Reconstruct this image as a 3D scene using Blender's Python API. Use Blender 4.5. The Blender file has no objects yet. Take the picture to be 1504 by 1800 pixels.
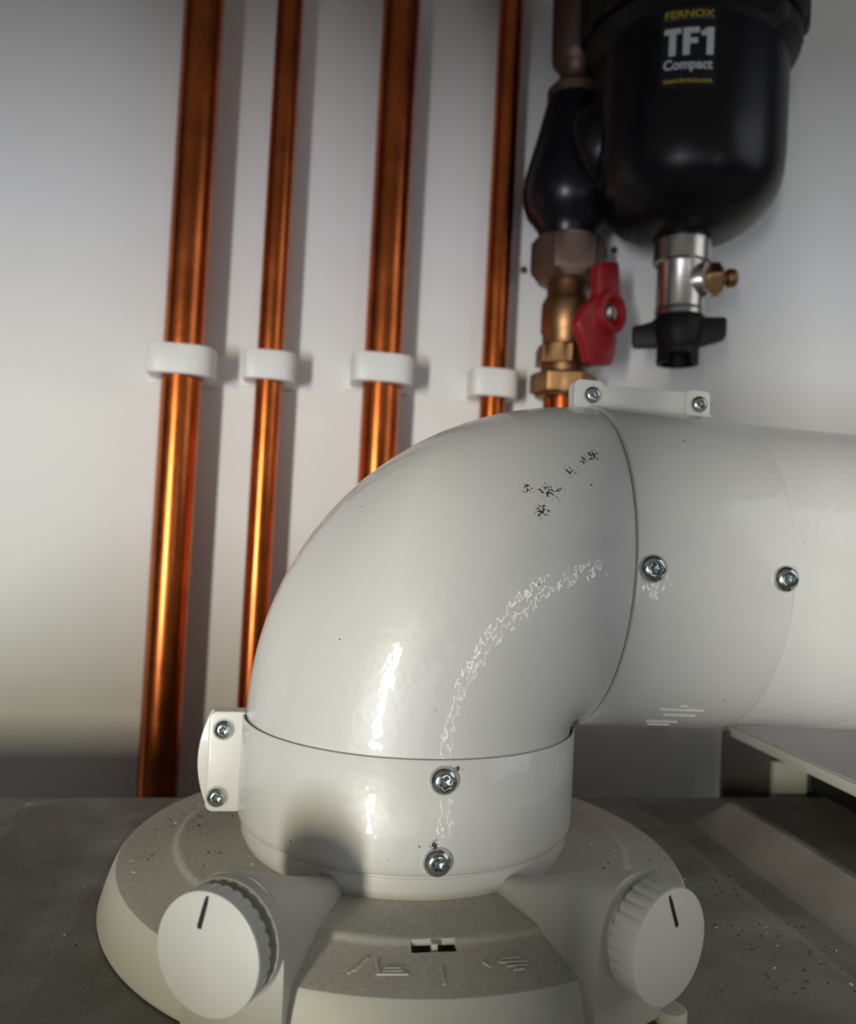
import bpy, bmesh, math, random
from mathutils import Vector, Matrix
random.seed(7)
PI = math.pi
R = math.radians
S = 0.001                      # everything below is written in millimetres
scene = bpy.context.scene
COL = scene.collection

# ------------------------------------------------------------------ camera
CAM = Vector((-37.38, -253.04, 57.12))
yaw, pitch, roll = 0.15695, 0.02657, 0.05139
fwd = Vector((math.sin(yaw)*math.cos(pitch), math.cos(yaw)*math.cos(pitch), math.sin(pitch)))
right = Vector((math.cos(yaw), -math.sin(yaw), 0))
up = right.cross(fwd)
r2 = right*math.cos(roll) + up*math.sin(roll)
u2 = -right*math.sin(roll) + up*math.cos(roll)
cd = bpy.data.cameras.new('camera')
cam = bpy.data.objects.new('camera', cd)
COL.objects.link(cam)
M = Matrix((r2, u2, -fwd)).transposed().to_4x4()
M.translation = CAM*S
cam.matrix_world = M
cd.sensor_fit = 'HORIZONTAL'
cd.sensor_width = 36.0
cd.lens = 36.0*1420.0/1504.0
cd.clip_start = 0.005
cd.clip_end = 50
cd.dof.use_dof = True
cd.dof.focus_distance = 0.214
cd.dof.aperture_fstop = 16.0
scene.camera = cam

# ------------------------------------------------------------------ light, world, exposure
scene.view_settings.view_transform = 'Standard'
scene.view_settings.look = 'None'
scene.view_settings.gamma = 1.0
scene.view_settings.use_curve_mapping = False
scene.view_settings.exposure = 0.0
world = bpy.data.worlds.new('room_light')
scene.world = world
world.use_nodes = True
bg = world.node_tree.nodes['Background']
bg.inputs['Color'].default_value = (0.80, 0.86, 1.0, 1)
bg.inputs['Strength'].default_value = 0.025


def area(name, az, el, dist, w, h, energy, col, target=(0, 20, 40)):
    ld = bpy.data.lights.new(name, 'AREA')
    ld.shape = 'RECTANGLE'
    ld.size, ld.size_y = w, h
    ld.energy, ld.color = energy, col
    o = bpy.data.objects.new(name, ld)
    COL.objects.link(o)
    d = Vector((math.cos(R(az))*math.cos(R(el)), math.sin(R(az))*math.cos(R(el)), math.sin(R(el))))
    o.location = Vector(target)*S + d*dist
    o.rotation_euler = d.to_track_quat('Z', 'Y').to_euler()
    return o


# doorway daylight from the left front, a little below the camera
area('doorway_light', -118.5, -8.0, 2.2, 0.14, 0.46, 20.5, (0.97, 0.97, 1.0))
area('doorway_light', -118.5, 2.4, 2.2, 0.14, 0.34, 14.5, (1.0, 0.92, 0.64))
# two narrow bright gaps at the right front (door frame), seen as thin streaks on the paint
area('window_light', -76.0, -6.5, 2.2, 0.036, 0.85, 1.35, (1.0, 0.97, 0.86))
area('window_light', -70.8, -6.5, 2.2, 0.028, 0.85, 0.85, (1.0, 0.97, 0.90))
# small side window up on the right
area('side_window_light', -30.0, 26.0, 0.80, 0.5, 0.5, 0.95, (0.95, 0.97, 1.0), (110, -40, 10))
# big soft bluish window light of the room behind the camera
area('room_window_light', -112.0, -11.0, 2.6, 2.2, 0.7, 7.5, (0.72, 0.80, 1.0))


# ------------------------------------------------------------------ materials
def new_mat(name):
    m = bpy.data.materials.new(name)
    m.use_nodes = True
    nt = m.node_tree
    return m, nt, nt.nodes['Principled BSDF']


def mat(name, col, rough=0.5, metal=0.0, coat=0.0, coat_rough=0.05, spec=0.5, var=0.0, vscale=40.0, bump=0.0, bscale=200.0,
        rvar=0.0):
    m, nt, b = new_mat(name)
    b.inputs['Base Color'].default_value = (*col, 1)
    b.inputs['Roughness'].default_value = rough
    b.inputs['Metallic'].default_value = metal
    b.inputs['Coat Weight'].default_value = coat
    b.inputs['Coat Roughness'].default_value = coat_rough
    b.inputs['Specular IOR Level'].default_value = spec
    tc = nt.nodes.new('ShaderNodeTexCoord')
    if var:
        n = nt.nodes.new('ShaderNodeTexNoise')
        n.inputs['Scale'].default_value = vscale
        n.inputs['Detail'].default_value = 6
        nt.links.new(tc.outputs['Object'], n.inputs['Vector'])
        rp = nt.nodes.new('ShaderNodeValToRGB')
        rp.color_ramp.elements[0].position = 0.3
        rp.color_ramp.elements[1].position = 0.7
        rp.color_ramp.elements[0].color = (*[c*(1-var) for c in col], 1)
        rp.color_ramp.elements[1].color = (*[min(1, c*(1+var)) for c in col], 1)
        nt.links.new(n.outputs['Fac'], rp.inputs['Fac'])
        nt.links.new(rp.outputs['Color'], b.inputs['Base Color'])
    if rvar:
        n = nt.nodes.new('ShaderNodeTexNoise')
        n.inputs['Scale'].default_value = vscale*1.7
        nt.links.new(tc.outputs['Object'], n.inputs['Vector'])
        mr = nt.nodes.new('ShaderNodeMapRange')
        mr.inputs['To Min'].default_value = max(0.02, rough-rvar)
        mr.inputs['To Max'].default_value = rough+rvar
        nt.links.new(n.outputs['Fac'], mr.inputs['Value'])
        nt.links.new(mr.outputs['Result'], b.inputs['Roughness'])
    if bump:
        n = nt.nodes.new('ShaderNodeTexNoise')
        n.inputs['Scale'].default_value = bscale
        n.inputs['Detail'].default_value = 1.5
        nt.links.new(tc.outputs['Object'], n.inputs['Vector'])
        bp = nt.nodes.new('ShaderNodeBump')
        bp.inputs['Strength'].default_value = 1.0
        bp.inputs['Distance'].default_value = bump
        nt.links.new(n.outputs['Fac'], bp.inputs['Height'])
        nt.links.new(bp.outputs['Normal'], b.inputs['Normal'])
        if coat:
            nt.links.new(bp.outputs['Normal'], b.inputs['Coat Normal'])
    return m


def speckle_mat(name, col, rough, coat, spots, bump=0.00011, bscale=330.0):
    """Gloss paint with orange peel, sparse dirt specks and grimy smudges at given places (object coordinates, mm)."""
    m = mat(name, col, rough, 0, coat, 0.04, 0.5, 0.02, 25.0, bump, bscale)
    nt = m.node_tree
    b = nt.nodes['Principled BSDF']
    N, L = nt.nodes.new, nt.links.new
    tc = N('ShaderNodeTexCoord')
    vo = N('ShaderNodeTexVoronoi')
    vo.inputs['Scale'].default_value = 200.0
    L(tc.outputs['Object'], vo.inputs['Vector'])
    sep = N('ShaderNodeSeparateColor')
    L(vo.outputs['Color'], sep.inputs['Color'])
    m1 = N('ShaderNodeMath'); m1.operation = 'MULTIPLY'
    m1.inputs[1].default_value = 0.21
    L(sep.outputs['Red'], m1.inputs[0])
    m2 = N('ShaderNodeMath'); m2.operation = 'SUBTRACT'      # radius = .055*rand-.035
    m2.inputs[1].default_value = 0.15
    L(m1.outputs[0], m2.inputs[0])
    m3 = N('ShaderNodeMath'); m3.operation = 'LESS_THAN'
    L(vo.outputs['Distance'], m3.inputs[0]); L(m2.outputs[0], m3.inputs[1])
    fac = m3.outputs[0]
    for (x, y, z, rad, thr) in spots:
        vs = N('ShaderNodeVectorMath'); vs.operation = 'DISTANCE'
        L(tc.outputs['Object'], vs.inputs[0])
        vs.inputs[1].default_value = (x*S, y*S, z*S)
        fall = N('ShaderNodeMapRange')
        fall.inputs['From Min'].default_value = 0
        fall.inputs['From Max'].default_value = rad*S
        fall.inputs['To Min'].default_value = 1
        fall.inputs['To Max'].default_value = 0
        L(vs.outputs['Value'], fall.inputs['Value'])
        n = N('ShaderNodeTexNoise')
        n.inputs['Scale'].default_value = 1500
        n.inputs['Detail'].default_value = 3
        L(tc.outputs['Object'], n.inputs['Vector'])
        mu = N('ShaderNodeMath'); mu.operation = 'MULTIPLY'
        L(n.outputs['Fac'], mu.inputs[0]); L(fall.outputs['Result'], mu.inputs[1])
        gt = N('ShaderNodeMath'); gt.operation = 'GREATER_THAN'
        gt.inputs[1].default_value = thr
        L(mu.outputs[0], gt.inputs[0])
        mx = N('ShaderNodeMath'); mx.operation = 'MAXIMUM'
        L(fac, mx.inputs[0]); L(gt.outputs[0], mx.inputs[1])
        fac = mx.outputs[0]
    src = b.inputs['Base Color'].links[0].from_socket
    mix = N('ShaderNodeMix'); mix.data_type = 'RGBA'
    L(fac, mix.inputs['Factor']); L(src, mix.inputs['A'])
    mix.inputs['B'].default_value = (0.06, 0.055, 0.05, 1)
    L(mix.outputs['Result'], b.inputs['Base Color'])
    return m


def dusty_mat(name, col, dust, rough=0.5, amount=0.9, speck=True):
    """Plastic or painted steel whose upward faces carry settled grey-brown dust with bright and dark grains."""
    m, nt, b = new_mat(name)
    N, L = nt.nodes.new, nt.links.new
    tc = N('ShaderNodeTexCoord')
    ge = N('ShaderNodeNewGeometry')
    sx = N('ShaderNodeSeparateXYZ')
    L(ge.outputs['Normal'], sx.inputs[0])
    mr = N('ShaderNodeMapRange')
    mr.inputs['From Min'].default_value = 0.55
    mr.inputs['From Max'].default_value = 0.95
    mr.inputs['To Max'].default_value = amount
    L(sx.outputs['Z'], mr.inputs['Value'])
    n = N('ShaderNodeTexNoise')
    n.inputs['Scale'].default_value = 35
    n.inputs['Detail'].default_value = 9
    L(tc.outputs['Object'], n.inputs['Vector'])
    nr = N('ShaderNodeMapRange')
    nr.inputs['From Min'].default_value = 0.25
    nr.inputs['From Max'].default_value = 0.6
    nr.inputs['To Min'].default_value = 0.6
    L(n.outputs['Fac'], nr.inputs['Value'])
    mu = N('ShaderNodeMath'); mu.operation = 'MULTIPLY'
    L(mr.outputs['Result'], mu.inputs[0]); L(nr.outputs['Result'], mu.inputs[1])
    mix = N('ShaderNodeMix'); mix.data_type = 'RGBA'
    mix.inputs['A'].default_value = (*col, 1)
    L(mu.outputs[0], mix.inputs['Factor'])
    # grain of the dust
    n2 = N('ShaderNodeTexNoise')
    n2.inputs['Scale'].default_value = 1100
    n2.inputs['Detail'].default_value = 3
    L(tc.outputs['Object'], n2.inputs['Vector'])
    rp = N('ShaderNodeValToRGB')
    rp.color_ramp.elements[0].position = 0.3
    rp.color_ramp.elements[1].position = 0.75
    rp.color_ramp.elements[0].color = (*[c*0.78 for c in dust], 1)
    rp.color_ramp.elements[1].color = (*[min(1, c*1.25) for c in dust], 1)
    L(n2.outputs['Fac'], rp.inputs['Fac'])
    L(rp.outputs['Color'], mix.inputs['B'])
    L(mix.outputs['Result'], b.inputs['Base Color'])
    rr = N('ShaderNodeMapRange')
    rr.inputs['To Min'].default_value = rough
    rr.inputs['To Max'].default_value = 0.85
    L(mu.outputs[0], rr.inputs['Value'])
    L(rr.outputs['Result'], b.inputs['Roughness'])
    bp = N('ShaderNodeBump')
    bp.inputs['Strength'].default_value = 0.6
    bp.inputs['Distance'].default_value = 0.00008
    L(n2.outputs['Fac'], bp.inputs['Height'])
    L(bp.outputs['Normal'], b.inputs['Normal'])
    return m


M_WALL = mat('wall_paint', (0.80, 0.80, 0.785), 0.75, var=0.02, vscale=6, bump=0.0002, bscale=120)
SMUDGE = [(28.5, -44.2, 70.0, 13, 0.475), (41.8, -38.6, 81.2, 8, 0.45), (26.0, -46.2, 64.5, 7, 0.44), (22.5, -43.0, 70.5, 6, 0.44), (35, -41.8, 76, 8, 0.485), (39, -40, 79.5, 6, 0.47)]
M_ELBOW = speckle_mat('white_gloss_paint_elbow', (0.72, 0.72, 0.69), 0.38, 0.55, SMUDGE)
M_PAINT = speckle_mat('white_gloss_paint', (0.74, 0.74, 0.71), 0.38, 0.5, [])
M_COLLAR = speckle_mat('white_gloss_paint_collar', (0.74, 0.74, 0.71), 0.38, 0.5, [(0.4, -51.2, 12.2, 5, 0.44), (5.6, -50.9, 31.0, 3.5, 0.44), (-3.0, -51, 11.5, 3, 0.46)])
M_TAB = mat('white_plastic_clamp', (0.80, 0.80, 0.75), 0.4, coat=0.2, bump=0.00002, bscale=300)
M_ADAPT = dusty_mat('white_adaptor_plastic', (0.68, 0.68, 0.60), (0.46, 0.42, 0.36), 0.5, 0.85)
M_HOUS = dusty_mat('adaptor_housing_plastic', (0.54, 0.54, 0.49), (0.46, 0.44, 0.39), 0.5, 0.75)
M_CAP = mat('cap_white_plastic', (0.60, 0.60, 0.555), 0.45, var=0.02, vscale=80)
M_INK = mat('black_ink', (0.012, 0.012, 0.014), 0.5)
M_BOILER = dusty_mat('boiler_painted_steel', (0.55, 0.55, 0.53), (0.215, 0.198, 0.172), 0.5, 1.0)
M_ZINC = mat('zinc_screw', (0.62, 0.63, 0.62), 0.22, 1.0, var=0.12, vscale=900, bump=0.00002, bscale=1500)
M_ZINCD = mat('screw_socket_zinc', (0.34, 0.42, 0.43), 0.35, 1.0, var=0.3, vscale=1500, bump=0.00006, bscale=1800)
M_COPPER = mat('copper_pipe', (0.52, 0.134, 0.036), 0.27, 1.0, var=0.22, vscale=45, rvar=0.08, bump=0.00003, bscale=60)
M_BRASS = mat('brass', (0.33, 0.185, 0.085), 0.42, 1.0, var=0.15, vscale=120, bump=0.00006, bscale=500)
M_BRONZE = mat('dull_brown_brass', (0.16, 0.108, 0.085), 0.5, 0.8, var=0.15, vscale=100)
M_NICKEL = mat('nickel_plated_brass', (0.62, 0.59, 0.54), 0.28, 1.0, var=0.08, vscale=200, bump=0.00006, bscale=700)
M_BLACK = mat('black_filter_plastic', (0.005, 0.005, 0.007), 0.30, spec=0.3, bump=0.00002, bscale=400)
M_BLACK2 = mat('black_matt_plastic', (0.008, 0.008, 0.009), 0.5, spec=0.3, bump=0.00003, bscale=500)
M_LABEL = mat('navy_label_film', (0.010, 0.012, 0.022), 0.3, spec=0.4)
M_PRINTW = mat('white_print', (0.75, 0.77, 0.80), 0.5)
M_PRINTY = mat('yellow_print', (0.62, 0.42, 0.03), 0.5)
M_PRINTG = mat('grey_print', (0.22, 0.22, 0.22), 0.5)
M_RED = mat('red_lever_plastic', (0.28, 0.008, 0.012), 0.38, coat=0.15, var=0.1, vscale=120)
M_CLIP = mat('white_pipe_clip_plastic', (0.80, 0.80, 0.78), 0.45, var=0.02)
M_COVER = mat('white_painted_sheet', (0.88, 0.885, 0.86), 0.25, coat=1.0, coat_rough=0.1)
M_DARK = mat('gap_shade_black', (0.010, 0.010, 0.011), 0.6)  # near-black colour standing in for the shade under the cover lip
M_GREY = mat('grey_back_sheet', (0.10, 0.10, 0.103), 0.6)
M_POST = mat('pale_post_plastic', (0.62, 0.66, 0.65), 0.4, var=0.06, vscale=90)
M_GAP = mat('dark_gap', (0.01, 0.01, 0.01), 0.8)
M_DIRT = mat('debris', (0.10, 0.09, 0.075), 0.9, var=0.5, vscale=900)
M_GRIT = mat('bright_grit', (0.70, 0.69, 0.66), 0.5)


# ------------------------------------------------------------------ geometry helpers
class G:
    """Collects vertices and faces (mm) for ONE mesh."""
    def __init__(s):
        s.v, s.f, s.mi = [], [], []

    def add(s, verts, faces, m=0):
        o = len(s.v)
        s.v += [Vector(p) for p in verts]
        s.f += [[i+o for i in f] for f in faces]
        s.mi += [m]*len(faces)
        return s

    def grid(s, rows, close_u=True, close_v=False, m=0):
        """rows: list of equally long rings"""
        n = len(rows[0])
        verts = [p for r in rows for p in r]
        faces = []
        k = len(rows)
        for i in range(k if close_v else k-1):
            a, b = i*n, ((i+1) % k)*n
            for j in range(n if close_u else n-1):
                j2 = (j+1) % n
                faces.append([a+j, a+j2, b+j2, b+j])
        return s.add(verts, faces, m)

    def fan(s, ring, m=0):
        return s.add(ring, [list(range(len(ring)))], m)

    def lathe(s, prof, n=64, o=(0, 0, 0), ax=(0, 0, 1), ref=None, m=0, rmod=None, close=False):
        """prof: (radius, along axis)"""
        ax = Vector(ax).normalized()
        if ref is None:
            ref = Vector((1, 0, 0)) if abs(ax.x) < 0.9 else Vector((0, 1, 0))
        e1 = (Vector(ref)-ax*Vector(ref).dot(ax)).normalized()
        e2 = ax.cross(e1)
        o = Vector(o)
        rows = []
        for i, (r, z) in enumerate(prof):
            row = []
            for j in range(n):
                t = 2*PI*j/n
                rr = rmod(i, t, r) if rmod else r
                row.append(o + ax*z + (e1*math.cos(t)+e2*math.sin(t))*rr)
            rows.append(row)
        s.grid(rows, True, close, m)
        if not close:
            if prof[0][0] > 1e-6:
                pass
        return s

    def solid_lathe(s, prof, n=64, o=(0, 0, 0), ax=(0, 0, 1), ref=None, m=0, rmod=None):
        p = list(prof)
        if p[0][0] > 1e-4:
            p = [(0.0005, p[0][1])]+p
        if p[-1][0] > 1e-4:
            p = p+[(0.0005, p[-1][1])]
        return s.lathe(p, n, o, ax, ref, m, rmod)

    def box(s, lo, hi, m=0, fr=None):
        """fr: (origin, ex, ey, ez) frame for local coordinates"""
        x0, y0, z0 = lo
        x1, y1, z1 = hi
        v = [(x0, y0, z0), (x1, y0, z0), (x1, y1, z0), (x0, y1, z0), (x0, y0, z1), (x1, y0, z1), (x1, y1, z1), (x0, y1, z1)]
        if fr:
            o, a, b, c = [Vector(q) for q in fr]
            v = [o+a*p[0]+b*p[1]+c*p[2] for p in v]
        return s.add(v, [[0, 3, 2, 1], [4, 5, 6, 7], [0, 1, 5, 4], [1, 2, 6, 5], [2, 3, 7, 6], [3, 0, 4, 7]], m)

    def prism(s, poly, d0, d1, fr, m=0):
        """polygon (a,b) in frame axes ex,ey extruded along ez from d0 to d1"""
        o, a, b, c = [Vector(q) for q in fr]
        n = len(poly)
        v = [o+a*p[0]+b*p[1]+c*d0 for p in poly]+[o+a*p[0]+b*p[1]+c*d1 for p in poly]
        f = [list(range(n))[::-1], list(range(n, 2*n))]
        for i in range(n):
            j = (i+1) % n
            f.append([i, j, n+j, n+i])
        return s.add(v, f, m)


def build(name, g, mats, parent=None, smooth=35, bevel=0.0, bseg=2, origin=None, sub=0):
    """link ONE mesh object; parent given as an Empty/object whose ['o'] origin (mm) is stored in ORIG"""
    o0 = Vector(ORIG.get(parent.name, (0, 0, 0))) if parent else Vector(origin or (0, 0, 0))
    me = bpy.data.meshes.new(name)
    bm = bmesh.new()
    vs = [bm.verts.new((p-o0)*S) for p in g.v]
    for f, mi in zip(g.f, g.mi):
        try:
            fc = bm.faces.new([vs[i] for i in f])
            fc.material_index = mi
        except ValueError:
            pass
    bmesh.ops.remove_doubles(bm, verts=bm.verts, dist=0.002*S)
    bmesh.ops.recalc_face_normals(bm, faces=bm.faces)
    if bevel:
        ed = [e for e in bm.edges if len(e.link_faces) == 2 and e.calc_face_angle(0) > R(40)]
        if ed:
            bmesh.ops.bevel(bm, geom=ed, offset=bevel*S, offset_type='OFFSET', segments=bseg, profile=0.5, affect='EDGES', clamp_overlap=True)
    bm.to_mesh(me)
    bm.free()
    for f in me.polygons:
        f.use_smooth = True
    me.set_sharp_from_angle(angle=R(smooth))
    for mm in (mats if isinstance(mats, (list, tuple)) else [mats]):
        me.materials.append(mm)
    ob = bpy.data.objects.new(name, me)
    COL.objects.link(ob)
    if parent:
        ob.parent = parent
        ORIG[ob.name] = tuple(o0)
    else:
        ob.location = o0*S
        ORIG[ob.name] = tuple(o0)
    return ob


ORIG = {}


def thing(name, label, cat, o, group=None):
    e = bpy.data.objects.new(name, None)
    e.empty_display_size = 0.01
    COL.objects.link(e)
    e.location = Vector(o)*S
    ORIG[e.name] = tuple(o)
    tag(e, label, cat, group)
    return e


def tag(o, label, cat, group=None):
    o['label'] = label
    o['category'] = cat
    if group:
        o['group'] = group
    return o


def struct(o):
    o['kind'] = 'structure'
    return o


def rounded_rect(w, h, r, n=6, x0=0, y0=0):
    pts = []
    for cx, cy, a0 in ((w-r, h-r, 0), (r, h-r, 90), (r, r, 180), (w-r, r, 270)):
        for k in range(n+1):
            a = R(a0+90*k/n)
            pts.append((x0+cx+r*math.cos(a), y0+cy+r*math.sin(a)))
    return pts


def screw(parent, o, d, rad=3.8, spin=0.0, name='screw'):
    """zinc pan-head screw with a six-lobe socket"""
    g = G()
    n = 48
    h = rad*0.62
    prof = [(rad*0.97, -0.6), (rad, 0.0), (rad*0.985, h*0.22), (rad*0.92, h*0.5), (rad*0.80, h*0.75), (rad*0.64, h*0.92), (rad*0.52, h)]
    g.lathe(prof, n, o, d)
    lob = lambda i, t, r: r*(1+0.13*math.cos(6*(t+spin)))
    g.lathe([(rad*0.52, h)], n, o, d)
    ax = Vector(d).normalized()
    ring = lambda r, z, mod: [(r if not mod else lob(0, 2*PI*j/n, r), z) for j in range(n)]
    ref = Vector((1, 0, 0)) if abs(ax.x) < 0.9 else Vector((0, 1, 0))
    e1 = (ref-ax*ref.dot(ax)).normalized()
    e2 = ax.cross(e1)

    def pts(lst):
        return [Vector(o)+ax*z+(e1*math.cos(2*PI*j/n)+e2*math.sin(2*PI*j/n))*r for j, (r, z) in enumerate(lst)]
    a = pts(ring(rad*0.52, h, False))
    b = pts(ring(rad*0.42, h*0.99, True))
    c = pts(ring(rad*0.38, h*0.45, True))
    dd = pts(ring(rad*0.10, h*0.30, False))
    e = pts(ring(rad*0.07, h*0.62, False))
    g.grid([a, b])
    g.grid([b, c, dd, e], m=1)
    g.fan(e, m=1)
    return build(name, g, [M_ZINC, M_ZINCD], parent, 50)


# ------------------------------------------------------------------ setting
WY = 232.0
g = G().box((-1300, WY, -1300), (1300, WY+90, 1000))
struct(build('wall_back', g, M_WALL))
# unseen fascia board, added so its lower edge shades the top of the wall
g = G().box((-1100, -312, 166), (330, -300, 1000))
struct(build('light_blocker_1', g, M_WALL))
# unseen post added front left to cast a shade band over elbow and base
g = G().box((-271, -577, -1300), (-244, -550, 1000))
struct(build('light_blocker_2', g, M_WALL))

# ------------------------------------------------------------------ boiler
ZB = -53.0
boiler = thing('boiler', 'white boiler with a dusty dark grey top plate under the flue elbow', 'boiler', (15, -53, -480))
prof = [(-330, -57), (-326, -53.6), (-134, -53.6), (-131.5, -49.0), (-128, -49.0), (-112, -56.6), (-103, -56.6), (-92, -53.6), (110, -53.6),
        (118, -57.6), (130, -57.6), (146, -47.2), (149, -47.2), (152, -53.6), (249, -53.6), (253, -57)]
g = G()
rows = []
for y, amp in ((-205, 1), (-60, 1), (20, 1), (62, 0.8), (78, 0.0), (84, 0.0)):
    rows.append([Vector((x, y, -53.6+(z+53.6)*amp if abs(x-15) < 220 else z)) for x, z in prof])
g.grid(rows, False)
build('top_panel', g, M_BOILER, boiler, 7)
g = G().box((-330, -205, -480), (253, 84, -60))
build('casing', g, M_GREY, boiler, 30, 2.0)

# ------------------------------------------------------------------ flue adaptor
ad = thing('flue_adaptor', 'round white plastic flue adaptor with two capped test points, dusty, bolted on the boiler top', 'flue adaptor', (0, 0, -53))
prof = [(30, -53), (88.0, -53), (88.2, -52.2), (87.4, -49.0), (86.0, -44.5), (84.8, -41.6), (84.0, -40.5), (82.6, -40.0), (76, -38.65), (69.6, -37.35),
        (68.9, -37.15), (68.3, -36.75), (67.6, -36.25), (66.9, -36.05), (66.2, -36.0), (30, -36.0)]
g = G().lathe(prof, 160, close=True)
base = build('base_disc', g, M_ADAPT, ad, 28)
# slot cut in the step at the front
cut = G().box((-7.0, -70.6, -45.0), (3.4, -67.3, -34.0))
cut2 = G().box((-8.5, -70.9, -46.0), (5.0, -56.0, -37.75))
cobj = build('cutter', cut, M_GAP, ad)
cobj2 = build('cutter', cut2, M_GAP, ad)
for q in (cobj2, cobj):
    mod = base.modifiers.new('slot', 'BOOLEAN')
    mod.operation = 'DIFFERENCE'
    mod.object = q
    mod.solver = 'EXACT'
dg = bpy.context.evaluated_depsgraph_get()
nm = bpy.data.meshes.new_from_object(base.evaluated_get(dg))
base.modifiers.clear()
base.data = nm
bpy.data.objects.remove(cobj)
bpy.data.objects.remove(cobj2)
nm.set_sharp_from_angle(angle=R(28))
g = G().box((-2.3, -69.6, -46.0), (-0.9, -66.9, -36.3))
build('slot_pin', g, M_ADAPT, ad, 30, 0.2)
# raised symbols on the front ledge
g = G()


def cone_z(x, y):
    return -37.2-(math.hypot(x, y)-68.8)*0.2045


def bar(x0, y0, x1, y1, w=0.5, h=0.4):
    a, b = Vector((x0, y0, cone_z(x0, y0))), Vector((x1, y1, cone_z(x1, y1)))
    d = (b-a).normalized()
    n_ = Vector((-d.y, d.x, 0)).normalized()
    g.box((0, -w/2, -0.3), ((b-a).length, w/2, h), 0, (a, d, n_, d.cross(n_)))


DY0 = -3.0
for q in ((-21.5, -72.5, -17.0, -68.4), (-20.2, -71.9, -18.6, -70.2), (-15.0, -73.6, -15.2, -69.2), (-15.6, -73.4, -8.6, -74.0),
          (-13.6, -71.8, -10.0, -72.1), (-14.2, -72.7, -9.6, -73.1), (-1.2, -72.6, -1.2, -77.4), (8.6, -71.2, 10.0, -72.6)):
    bar(q[0], q[1]+DY0, q[2], q[3]+DY0)
for k, (a, b) in enumerate(((13.4, 17.6), (12.2, 19.2), (13.8, 18.6), (15.2, 17.8))):
    bar(a, -70.2-1.25*k+0.12*k+DY0, b, -69.7-1.25*k+0.12*k+DY0)
build('raised_symbols', g, M_ADAPT, ad, 30)


def pol(r, az, z):
    return Vector((r*math.cos(R(az)), r*math.sin(R(az)), z))


KN = []
for az, lab in ((-120.9, 'l'), (-62.0, 'r')):
    rd = Vector((math.cos(R(az)), math.sin(R(az)), 0))
    t = Vector((-rd.y, rd.x, 0))
    z3 = Vector((0, 0, 1))
    g = G()
    rows = []
    secs = [(46.0, -32.3, 4.2), (50, -31.6, 4.7), (55, -30.2, 5.5), (60, -28.4, 6.3), (66, -26.0, 7.3), (72, -23.4, 8.4), (78, -20.8, 9.6), (84, -18.4, 11.0), (88, -17.0, 12.0), (89.8, -16.6, 12.5)]
    for r, zt, w in secs:
        row = [rd*r-t*w+z3*-52]
        for k in range(25):
            a = PI-PI*k/24
            ex = 2/2.7
            row.append(rd*r+t*(w*math.copysign(abs(math.cos(a))**ex, math.cos(a)))+z3*(-40+(zt+40)*abs(math.sin(a))**ex))
        row.append(rd*r+t*w+z3*-52)
        rows.append(row)
    if lab == 'l':
        g.solid_lathe([(12.4, 0), (12.4, 3.6)], 64, rd*88.8+z3*-29.0, rd)
    g.grid(rows, True)
    g.fan(rows[-1]); g.fan(rows[0][::-1])
    build('test_point_housing', g, M_HOUS, ad, 30)
    # the cap: short stem, ribbed body and smooth face
    N = 28*8
    tooth = lambda i, tt, r: r if i in (0, 1, 5, 6, 7, 8) else r*(1-0.034*(1 if math.cos(28*tt) > 0.55 else 0))
    c0 = 3.6 if lab == 'l' else 1.2
    g = G().solid_lathe([(9.6, -3.5), (9.6, c0), (11.9, c0), (12.3, c0+0.5), (12.3, 7.3), (12.32, 8.0), (12.25, 8.25), (12.0, 8.35)], N, rd*90.9+z3*-29.13, rd, rmod=tooth)
    cap = build('test_point_cap', g, M_CAP, ad, 40)
    # pen mark on the face
    if lab == 'l':
        (ua, va), (ub, vb) = (-0.45, 11.5), (-2.15, 4.6)
    else:
        (ua, va), (ub, vb) = (-1.3, 11.2), (2.0, 3.7)
    d = Vector((ub-ua, vb-va)).normalized()
    n_ = Vector((-d.y, d.x))
    L_ = (Vector((ub, vb))-Vector((ua, va))).length
    pl = []
    wid = [(0.0, 0.22), (0.25, 0.34), (1.6, 0.52), (L_*0.6, 0.55), (L_-0.35, 0.58), (L_-0.05, 0.36)]
    for s_, w in wid:
        pl.append((ua+d.x*s_+n_.x*w, va+d.y*s_+n_.y*w))
    for s_, w in wid[::-1]:
        pl.append((ua+d.x*s_-n_.x*w, va+d.y*s_-n_.y*w))
    g = G().prism(pl, 0.0, 0.06, (rd*(90.9+8.34)+z3*-29.13, t, z3, rd))
    build('pen_mark', g, M_INK, cap)
# small round boss low on the right of the disc
g = G().solid_lathe([(3.7, 0), (3.7, 2.6), (3.3, 3.1), (2.4, 3.3)], 40, pol(91.5, -53.5, -53.6), (0, 0, 1))
build('corner_boss', g, M_ADAPT, ad, 35)

# ------------------------------------------------------------------ elbow
SL = -0.01825
BR = 50.1            # bend radius
RE = 50.0
tot = PI/2-SL
ddir = Vector((math.cos(SL), 0, math.sin(SL)))
eX = Vector((1, 0, 0)); eY = Vector((0, 1, 0)); eZ = Vector((0, 0, 1))


def station(a):
    rad = -eX*math.cos(a)+eZ*math.sin(a)
    return eX*BR+rad*BR, rad


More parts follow.
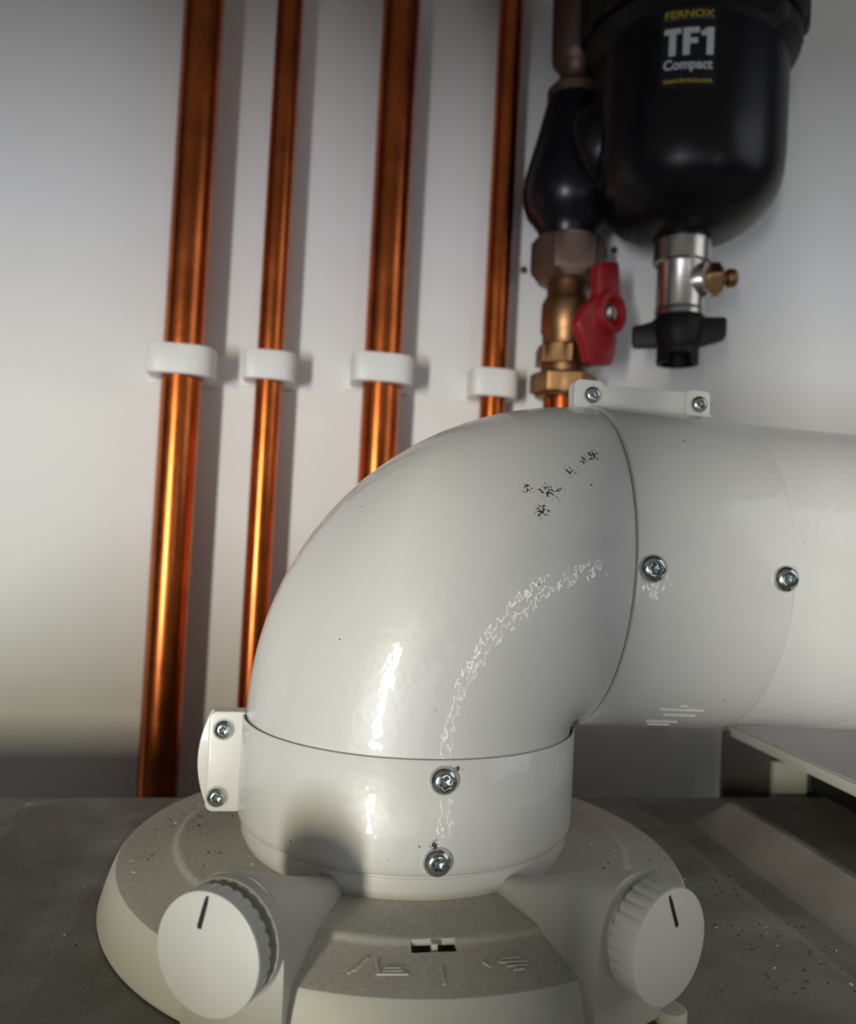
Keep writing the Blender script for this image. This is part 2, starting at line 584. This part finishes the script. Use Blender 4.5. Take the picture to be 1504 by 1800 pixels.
g = G()
rows = []
n = 128
for k in range(-1, 75):
    rr = RE
    if k == -1:
        c, rad = station(0); c = c-eZ*7
    elif k >= 73:
        c, rad = station(tot); rr = 48.9
        c = c+ddir*(7 if k == 74 else 0)
    else:
        c, rad = station(tot*k/72)
    rows.append([c+(rad*math.cos(2*PI*j/n)+eY*math.sin(2*PI*j/n))*rr for j in range(n)])
g.grid(rows, True)
elbow = build('flue_elbow', g, M_ELBOW, None, 40)
tag(elbow, 'glossy white 90 degree flue elbow with black scuff marks near its top right', 'flue elbow')
SEAM, SR = station(tot)

# ------------------------------------------------------------------ lower clamp (collar)
cl = thing('flue_clamp', 'white clamp collar around the foot of the elbow, standing on the adaptor', 'flue clamp', (0, 0, -33), 'white flue clamps')
prof = [(50.55, -28), (50.55, -0.3), (50.75, 0.05), (51.0, 0.05), (51.25, -0.25), (51.3, -24.5), (51.25, -27.0), (50.9, -28.6), (50.2, -29.4), (49.6, -29.6),
        (49.6, -30.0), (49.9, -30.2), (49.9, -33.2), (49.3, -34.2), (48.5, -36.2), (46, -36.2), (46, -28)]
g = G().lathe(prof, 128, close=True)
build('band', g, M_COLLAR, cl, 40)
# front tab, rear tab on the left joint
zf = (Vector((0, -3.6, 0)), Vector((1, 0, 0)), Vector((0, 0, 1)), Vector((0, 1, 0)))
g = G().prism(rounded_rect(11.6, 29.8, 2.4, 6, -60.6, -29.0), 0, 3.3, zf)
build('tab', g, M_TAB, cl, 40, 0.5)
pl = [(-50, -29.5)]+[(-60.2-3.6*math.sin(PI*k/20)**0.8, -28.8+29.2*k/20) for k in range(21)]+[(-50, 0.6)]
g = G().prism(pl, 3.5, 7.2, zf)
build('tab', g, M_TAB, cl, 40, 0.5)
for (x, z) in ((-56.2, -4.6), (-57.1, -24.6)):
    screw(cl, (x, -3.4, z), (0, -1, 0), 3.0, random.random())
    gg = G().lathe([(3.05, -0.9), (3.05, 0.35), (3.35, 0.35), (3.5, 0.0), (3.5, -0.9)], 40, (x, -3.5, z), (0, -1, 0), close=True)
    build('screw_seat', gg, M_TAB, cl, 40)
for ang, z in ((-87.6, -4.9), (-88.3, -25.2)):
    d = Vector((math.cos(R(ang)), math.sin(R(ang)), 0))
    screw(cl, d*51.2+eZ*z, d, 3.75, random.random())

# ------------------------------------------------------------------ upper clamp (sleeve) with bar on top
SLN = 46.4
c2 = thing('flue_clamp', 'white clamp sleeve joining the elbow to the horizontal flue pipe', 'flue clamp', tuple(SEAM), 'white flue clamps')
g = G().lathe([(49.4, 20), (49.4, 0.45), (50.6, 0.45), (50.95, 0.55), (51.1, 0.8), (51.2, 1.4), (51.1, SLN-1.2), (50.8, SLN-0.3), (50.2, SLN), (46, SLN), (46, 20)],
              128, SEAM, ddir, eZ, close=True)
build('sleeve', g, M_PAINT, c2, 40)
zf = (SEAM+Vector((-1.3, -3.6, 0)), ddir, -ddir.cross(eY) if False else Vector((-math.sin(SL), 0, math.cos(SL))), Vector((0, 1, 0)))
pl = [(-2.4, 50), (-2.8, 57.2), (-2.4, 58.6), (-1.2, 59.4), (6.6, 59.4), (7.1, 58.9), (7.5, 58.5), (34.8, 58.9), (35.2, 59.3), (42.2, 59.5), (43.6, 58.7), (44.4, 57.1),
      (44.6, 52.2), (47, 51.2), (51, 50.2), (53, 49.6), (53, 47), (-2.4, 47)]
g = G().prism(pl, 0.7, 3.3, zf)
build('tab', g, M_TAB, c2, 30, 0.35)
for w_, h_, x_, y_ in ((9.8, 9.3, -2.8, 50.2), (8.6, 9.4, 35.6, 50.3)):
    g = G().prism(rounded_rect(w_, h_, 2.0, 6, x_, y_), 0, 1.2, zf)
    build('screw_pad', g, M_TAB, c2, 30, 0.3)
g = G().prism([(p[0], p[1]+0.2) for p in pl], 3.5, 6.5, zf)
build('tab', g, M_TAB, c2, 30, 0.35)
for a, b in ((3.2, 54.6), (40.1, 55.0)):
    q = zf[0]+zf[1]*a+zf[2]*b
    screw(c2, q+Vector((0, -0.1, 0)), (0, -1, 0), 2.85, random.random())


def duct_pt(x, ang, r):
    """point on the duct surface: along, angle (0 = towards the viewer, 90 = up)"""
    return SEAM+ddir*x+(-eY*math.cos(R(ang))+zf[2]*math.sin(R(ang)))*r


for x, ang in ((4.4, 1.0),):
    d = (-eY*math.cos(R(ang))+zf[2]*math.sin(R(ang)))
    screw(c2, duct_pt(x, ang, 51.15), d, 3.85, random.random())
g = G()
for (x0, x1, ang) in ((18, 31.5, -51.5), (23.5, 26, -49.0), (20.5, 30.5, -55.5), (17.5, 27.5, -62.0), (19.5, 26.5, -66.0)):
    d = (-eY*math.cos(R(ang))+zf[2]*math.sin(R(ang)))
    tn = ddir.cross(d)
    g.box((x0, -0.45, -0.4), (x1, 0.45, 0.45), 0, (SEAM+d*51.1, ddir, tn, d))
build('raised_symbol', g, M_PAINT, c2, 30, 0.15)

# ------------------------------------------------------------------ horizontal duct
g = G().lathe([(47, 30), (49.9, 30), (49.9, 46), (49.9, 560), (47, 560)], 128, SEAM, ddir, eZ, close=True)
fd = thing('flue_pipe', 'long white horizontal flue pipe running off to the right from the clamp sleeve', 'flue pipe', tuple(SEAM+ddir*280))
build('outer_tube', g, M_PAINT, fd, 40)
d = (-eY*math.cos(R(1))+zf[2]*math.sin(R(1)))
screw(c2, duct_pt(42.8, 0.5, 51.0), d, 3.7, random.random())

# ------------------------------------------------------------------ copper pipes and clips
PIPES = [(-106.4, 212.0, 11.0, 'thick copper pipe farthest left on the white wall, bright gold lower down', 145.0,
          'white clip holding the thick copper pipe farthest left', 1),
         (-58.9, 215.0, 7.5, 'thin copper pipe second from the left, between the two thick ones', 147.0,
          'white clip holding the thin copper pipe between the two thick pipes', 1),
         (5.2, 212.0, 11.0, 'thick copper pipe third from the left, ending behind the elbow', 149.5,
          'white clip holding the thick copper pipe just left of the elbow top', 1),
         (71.9, 215.0, 7.5, 'thin dark copper pipe beside the black filter and brass valve', 147.5,
          'white clip holding the thin pipe beside the brass valve', 1)]
for x, y, r, lab, zc, clab, hw in PIPES:
    g = G().lathe([(r-1, -500), (r, -500), (r, 700), (r-1, 700)], 48, (x, y, 0), close=True)
    p = build('copper_pipe', g, M_COPPER, None, 40, origin=(x, y, -500))
    tag(p, lab, 'pipe', 'vertical copper pipes on the wall')
    # clip: hinged saddle around the pipe, with wall foot
    c = thing('pipe_clip', clab, 'pipe clip', (x, WY, zc), 'white pipe clips')
    W = r+7.0
    outer, inner = [], []
    n = 72
    fy = -(r+3.4)           # front
    by = WY-y-2.6           # back (at foot)
    rc_l, rc_r = 4.0, min(W, r+6)
    for j in range(n):
        a = 2*PI*j/n
        ca, sa = math.cos(a), math.sin(a)
        # superellipse-like outline, squarer on the left, rounder on the right
        ex = 5.0 if ca < 0 else 2.8
        yy = abs(fy) if sa < 0 else by
        k = (abs(ca/W)**ex+abs(sa/yy)**ex)**(-1/ex)
        outer.append((ca*k, sa*k))
        inner.append((ca*(r+0.15), sa*(r+0.15)))
    h0, h1 = zc-8.2, zc+8.2
    rows = [[Vector((x+a, y+b, h0)) for a, b in inner], [Vector((x+a*1, y+b*1, h0)) for a, b in outer], [Vector((x+a, y+b, h1)) for a, b in outer],
            [Vector((x+a, y+b, h1)) for a, b in inner]]
    g = G().grid(rows, True, True)
    build('saddle', g, M_CLIP, c, 35, 0.7)
    g = G().box((x-W-2.0, WY-2.9, zc-9.2), (x+W+1.0, WY, zc+8.6))
    build('foot', g, M_CLIP, c, 35, 0.6)

# ------------------------------------------------------------------ valve column under the filter
VX, VY = 109.5, 198.0


def hexmod(n=6, ph=0.3):
    def f(i, t, r):
        a = ((t+ph) % (2*PI/n))-PI/n
        return r*math.cos(PI/n)/math.cos(a)*1.06 if True else r
    return f


g = G().lathe([(9.8, -500), (10.9, -500), (10.9, 146), (9.8, 146)], 48, (VX, VY, 0), close=True)
p = build('copper_pipe', g, M_COPPER, None, 40, origin=(VX, VY, -500))
tag(p, 'short visible length of copper pipe coming up into the brass valve', 'pipe', 'vertical copper pipes on the wall')

va = thing('isolation_valve', 'brass isolation valve with a red butterfly handle under the black filter', 'valve', (VX, VY, 139))
g = G().solid_lathe([(13, 139), (15.5, 139.5), (16.2, 141), (18.2, 142), (18.2, 152), (17, 153.5), (14.5, 153.8)], 96, (VX, VY, 0),
                    rmod=lambda i, t, r: hexmod(6, 0.25)(i, t, r) if i in (4, 5, 6) else r)
build('compression_nut', g, M_BRASS, va, 30)
g = G().solid_lathe([(12, 153), (13.2, 154), (13.2, 158), (16.4, 158.5), (16.4, 168), (15.4, 169), (13.2, 170), (13.2, 176), (14.4, 178), (14.4, 194), (13.0, 197), (11.8, 199), (11.8, 212)],
                    96, (VX, VY, 0), rmod=lambda i, t, r: hexmod(6, 0.6)(i, t, r) if i in (4, 5) else r)
hub = Vector((126.0, 173.0, 185.5))
hn = Vector((0.552, -0.834, 0)).normalized()
g.solid_lathe([(8.5, 0), (8.5, 17), (7.2, 18), (7.2, 22), (5, 22.5), (5, 26)], 40, hub-hn*30, hn)
build('body', g, M_BRASS, va, 35)
g = G().solid_lathe([(13.0, 206), (17.5, 207.5), (20.6, 211), (21.2, 214), (21.2, 229), (20.2, 231.5), (16, 232)], 96, (VX, VY, 0),
                    rmod=lambda i, t, r: hexmod(6, 0.12)(i, t, r) if i in (3, 4, 5) else r)
build('union_nut', g, M_BRONZE, va, 30)
ht = Vector((0.834, 0.552, 0)).normalized()
fr = (hub, ht, eZ, hn)
pl = [(-9.2, 24.9), (-1.6, 28.2), (7.3, 30.4), (9.6, 29.8), (11.4, 21.0), (12.3, 11.7), (16.4, 8.0), (17.8, 2.8), (15.9, -3.7), (10.7, -10.3), (10.2, -19.8), (7.7, -26.8),
      (6.0, -29.0), (-5.8, -31.0), (-13.6, -30.4), (-17.0, -23.5), (-20.0, -18.7), (-25.0, -12.7), (-25.2, -9.6), (-22.6, -5.6), (-19.4, -1.0), (-8.8, 6.8), (-9.5, 15.9)]
g = G().prism(pl[::-1], -7.0, -1.0, fr)
hd = build('handle', g, M_RED, va, 40, 1.2, 3)
g = G().lathe([(9.5, -7), (13.0, -7), (12.6, -0.5), (11.6, 2.6), (9.9, 3.0), (8.2, 2.4), (7.4, -2), (7.0, -4), (0.001, -4)], 56, hub+ht*1.8, hn)
build('hub_ring', g, M_RED, hd, 40)
g = G().solid_lathe([(4.6, -4), (4.6, 0.6), (3.8, 1.5), (2.2, 1.8)], 40, hub+ht*1.8, hn)
build('screw', g, M_ZINC, hd, 40)

# ------------------------------------------------------------------ magnetic filter
BX, BY = 163.3, 165.0
fi = thing('magnetic_filter', 'black plastic magnetic filter bottle with a white and yellow printed label', 'filter', (BX, BY, 226))
prof = [(15.2, 225.0), (16.2, 225.5), (16.4, 226.6), (19.0, 227.0), (25.0, 228.4), (31.0, 231.0), (36.5, 234.6), (41.0, 238.8), (44.8, 243.0), (47.6, 247.4), (49.8, 253.0), (51.2, 259.9), (51.8, 268), (52.0, 277.0), (52.0, 322)]
g = G().solid_lathe(prof, 128, (BX, BY, 0))
build('bottle', g, M_BLACK, fi, 50)
def ring_mod(i, t, r):
    side = abs(math.cos(t-R(-24)))            # two lugs hang down left and right of the label
    k = min(1.0, max(0.0, (side-0.72)/0.08))
    if i in (1, 2, 3, 4, 5):
        return 51.3+(r-51.3)*k
    if i in (8, 9, 10):
        return r*(1-0.022*(1 if math.cos(18*t) > 0.4 else 0))
    return r


g = G().solid_lathe([(51.0, 320.6), (51.9, 320.6), (53.0, 321.4), (56.4, 325.0), (57.2, 327.0), (57.6, 333.0), (55.0, 335.6), (60.0, 336.0), (60.9, 337.5), (60.9, 372), (57, 376), (40, 380), (20, 381)], 216, (BX, BY, 0),
                    rmod=ring_mod)
build('locking_ring', g, M_BLACK2, fi, 40)
# side body on the pipe line, tapered ball that leans into the bottle
g = G().solid_lathe([(13, 232.2), (16.4, 232.4), (17.2, 237), (20.0, 241.0), (24.4, 246.5), (26.9, 254.0), (27.2, 260), (26.6, 267), (23.9, 278), (21.4, 288), (19.2, 297), (17.4, 305), (15.6, 313), (14.4, 317.5), (12, 318)],
                    80, (VX-1.5, VY, 0))
build('inlet_body', g, M_BLACK, fi, 50)
a0 = Vector((VX+5, VY-9, 276)); a1 = Vector((BX-4, BY+2, 290))
g = G().solid_lathe([(20, -4), (25.5, -2.5), (28.0, 2), (29.0, 9), (29.0, (a1-a0).length)], 80, a0, (a1-a0))
build('side_arm', g, M_BLACK, fi, 50)
g = G().solid_lathe([(12, 314), (16.4, 315), (16.6, 320), (13.5, 323.5), (9.6, 326.5), (9.4, 330), (11.5, 334), (14.4, 337.5), (15.0, 341), (15.8, 372), (15.8, 392), (11.5, 396), (11.2, 700)], 72, (VX-0.5, VY, 0))
build('upper_union', g, M_BRONZE, fi, 40)
LAZ, BRAD = -116.4, 52.0
g = G()
rows = []
for zz in (284.5, 325.6):
    rows.append([Vector((BX, BY, zz-0.07*R(a-LAZ)*BRAD))+Vector((math.cos(R(a)), math.sin(R(a)), 0))*(BRAD+0.08) for a in [LAZ-15+30*k/24 for k in range(25)]])
g.grid(rows, False)
rows = [[p+Vector((p.x-BX, p.y-BY, 0)).normalized()*-0.25 for p in r] for r in rows]
g.grid(rows, False)
lab = build('label', g, M_LABEL, fi, 40)


def text_part(name, body, zc, hh, width, m, az=LAZ, bold=0.0, parent=None, shear=0.0):
    """lettering wrapped on the bottle: width and height in mm"""
    cu = bpy.data.curves.new(name, 'FONT')
    cu.body = body
    cu.size = 1.0
    cu.offset = bold
    cu.shear = shear
    cu.resolution_u = 4
    ob = bpy.data.objects.new(name+'_tmp', cu)
    COL.objects.link(ob)
    dg = bpy.context.evaluated_depsgraph_get()
    me = bpy.data.meshes.new_from_object(ob.evaluated_get(dg))
    bpy.data.objects.remove(ob)
    bm = bmesh.new()
    bm.from_mesh(me)
    bmesh.ops.subdivide_edges(bm, edges=[e for e in bm.edges if e.calc_length() > 0.25], cuts=2, use_grid_fill=False)
    xs = [v.co.x for v in bm.verts]; ys = [v.co.y for v in bm.verts]
    x0, x1 = min(xs), max(xs)
    y1 = max(ys)
    y0 = 0.0
    o0 = Vector(ORIG[parent.name])
    for v in bm.verts:
        s_ = ((v.co.x-x0)/(x1-x0)-0.5)*width
        zz = zc-hh/2+(v.co.y-y0)/(y1-y0)*hh-0.07*s_
        a = R(az)+s_/BRAD
        v.co = (Vector((BX+(BRAD+0.14)*math.cos(a), BY+(BRAD+0.14)*math.sin(a), zz))-o0)*S
    bm.to_mesh(me)
    bm.free()
    me.name = name
    me.materials.clear()
    me.materials.append(m)
    ob = bpy.data.objects.new(name, me)
    COL.objects.link(ob)
    ob.parent = parent
    return ob


text_part('brand_text', 'FERNOX', 322.0, 3.7, 23.8, M_PRINTY, bold=0.02, parent=lab)
text_part('strapline_text', 'MARKET LEADER WATER', 319.3, 0.8, 23.4, M_PRINTG, parent=lab)
g = G()
LET = [(0, 7.9, 5.6, 10), (1.65, 0, 3.95, 7.9), (6.3, 0, 8.6, 10), (8.6, 7.9, 11.6, 10), (8.6, 4.15, 11.2, 6.15), (14.1, 0, 16.4, 10), (12.2, 6.9, 14.1, 8.7), (13.2, 8.7, 14.1, 9.5)]


def on_bottle(px, pz, az=LAZ, r_=BRAD+0.14):
    pz = pz-0.07*px
    a = R(az)+px/BRAD
    return Vector((BX+r_*math.cos(a), BY+r_*math.sin(a), pz))


for (xa, za, xb, zb_) in LET:
    g.grid([[on_bottle(((xa+(xb-xa)*k/4)/16.4-0.5)*23.8, 301.0+pz*1.39) for k in range(5)] for pz in (za, zb_)], False)
build('model_text', g, M_PRINTW, lab, 40)
text_part('size_text', 'Compact', 296.6, 5.0, 23.6, M_PRINTW, bold=0.025, parent=lab)
text_part('web_text', 'www.fernox.com', 288.4, 2.6, 23.4, M_PRINTY, bold=0.02, parent=lab)

# drain valve below the bottle
DX, DY = BX+0.5, BY
dv = G().solid_lathe([(14.2, 212.5), (15.5, 213.5), (15.5, 226.0), (14, 226.4)], 64, (DX, DY, 0))
dv.solid_lathe([(13.0, 186), (13.0, 210.2), (13.7, 211.6), (13.7, 213)], 64, (DX, DY, 0))
dv.solid_lathe([(11.6, 182.5), (13.4, 184), (13.4, 187.5), (12.6, 188.5)], 64, (DX, DY, 0))
nd = Vector((math.cos(R(-48)), math.sin(R(-48)), 0.02)).normalized()
dv.solid_lathe([(9.6, 0), (9.6, 14.6), (8.8, 15.6), (5.5, 15.8), (4.5, 14.8), (1.0, 14.6)], 48, (DX, DY, 202.5), nd)
dvo = build('drain_valve', dv, M_NICKEL, fi, 40)
nq = Vector((math.cos(R(-14)), math.sin(R(-14)), 0.10)).normalized()
g = G().solid_lathe([(7.4, 11), (8.6, 13), (8.8, 15), (8.8, 20.5), (7.2, 22.0), (3.6, 22.6), (3.4, 24), (5.0, 25), (5.2, 27), (4.8, 29.2), (3.2, 30.4)], 48, (DX, DY, 203.6), nq,
                    rmod=lambda i, t, r: hexmod(6, 0.1)(i, t, r) if i in (2, 3, 4) else r)
build('drain_nipple', g, M_BRASS, dvo, 30)
kd = Vector((math.cos(R(-25)), math.sin(R(-25)), 0)); kn = Vector((-kd.y, kd.x, 0))
g = G().solid_lathe([(11.4, 166), (12.2, 168), (13.2, 175), (13.4, 182.0), (12.2, 183.6)], 64, (DX, DY, 0))
wing = [(-23.8, 2.6), (-24.9, 1.4), (-24.9, -7.4), (-23.4, -8.8), (-12, -8.8), (12, -8.4), (22, -5.6), (24.2, -4.4), (24.8, -3.0), (24.8, 5.2), (23.6, 6.4), (14, 6.6), (11, 7.6), (-11, 7.6), (-15, 4.6), (-19, 3.4)]
g.prism(wing, -4.6, 4.6, ((DX, DY, 176), kd, eZ, -kn))
kb = build('wing_knob', g, M_BLACK2, dvo, 40, 0.8)
g = G()
rows = []
n = 64
for r_, top in ((11.4, True), (11.4, False), (9.0, False), (9.0, True)):
    row = []
    for j in range(n):
        a = 2*PI*j/n
        zb = 157.6
        # notch at the mouth of the tube on the viewer's side
        da = (a-R(-112)+PI) % (2*PI)-PI
        if abs(da) < R(34):
            zb = 163.0-1.2*abs(da)
        row.append(Vector((DX+r_*math.cos(a), DY+r_*math.sin(a), 170 if top else zb)))
    rows.append(row)
g.grid(rows, True, True)
build('outlet_tube', g, M_BLACK2, dvo, 30)

# ------------------------------------------------------------------ white cover at the right end of the boiler
cv = thing('metal_cover', 'white sheet metal cover with folded lip over a dark gap, below the flue pipe', 'cover', (240, -10, -56))
g = G().box((166.5, -150, -26.0), (480, 101, -24.8))
g.box((166.5, -150, -30.2), (167.7, 101, -24.9))
g.box((167.0, -150, -30.2), (172.0, 101, -29.2))
build('top_sheet', g, M_COVER, cv, 30, 0.4)
g = G().box((163.5, 99, -90), (480, 101.5, -28))
build('back_panel', g, M_GREY, cv, 30)
g = G().box((186.5, 94, -75), (203.5, 98.5, -40.5))
build('post', g, M_POST, cv, 30, 1.0)
g = G().box((204.5, -150, -53.5), (478, 93, -31))  # black block filling the gap under the lip, its shade put into the colour
build('gap_shade_block', g, M_DARK, cv, 30, 1.0)

# ------------------------------------------------------------------ wall plugs, debris
for (x, z, lab) in ((91.5, 223.9, 'small brown wall plug between the thin dark pipe and the brass nut'),
                    (149.8, 242.7, 'small grey wall plug between the brass nut and the filter bottle')):
    g = G().solid_lathe([(2.2, 0), (2.2, 1.2), (1.2, 1.6)], 20, (x, WY, z), (0, -1, 0))
    tag(build('wall_plug', g, M_BRONZE, None, 40, origin=(x, WY, z)), lab, 'wall plug')

g = G()
for k in range(420):
    if k >= 330:
        x, y = random.uniform(88, 118), random.uniform(-66, 4)
        if math.hypot(x, y) < 91:
            continue
        z = -53.6
    elif k < 150:
        rr = math.sqrt(random.random())*34+50
        aa = random.uniform(100, 245) if k < 90 else random.uniform(-60, 60)
        x, y = rr*math.cos(R(aa)), rr*math.sin(R(aa))
        z = -36.0 if rr < 65.5 else (-37.2-(rr-68.8)*0.2045 if 69.5 < rr < 82 else None)
        if z is None:
            continue
    else:
        x, y = random.uniform(-150, 150), random.uniform(-70, 78)
        if math.hypot(x, y) < 90 or abs(x) > 98 and not 155 < x < 160:
            if not (-98 < x < 105):
                continue
        if math.hypot(x, y) < 90:
            continue
        z = -53.6
    s_ = random.uniform(0.12, 0.42)*(1.25 if k >= 330 else 1)
    q = Vector((x, y, z))
    e1 = Vector((random.uniform(-1, 1), random.uniform(-1, 1), random.uniform(-.2, .2))).normalized()
    e2 = Vector((-e1.y, e1.x, 0.1)).normalized()
    ln = s_*random.uniform(1.0, 2.6)
    g.add([q-e1*ln, q+e2*s_, q+e1*ln, q-e2*s_, q+eZ*s_*1.1, q-eZ*0.05], [[0, 1, 4], [1, 2, 4], [2, 3, 4], [3, 0, 4], [1, 0, 5], [2, 1, 5], [3, 2, 5], [0, 3, 5]],
          1 if random.random() < (0.12 if k >= 330 else 0.35) else 0)
db = build('dust_debris', g, [M_DIRT, M_GRIT], None, 20)
db['kind'] = 'stuff'
tag(db, 'loose grit and debris scattered over the adaptor and boiler top', 'debris')
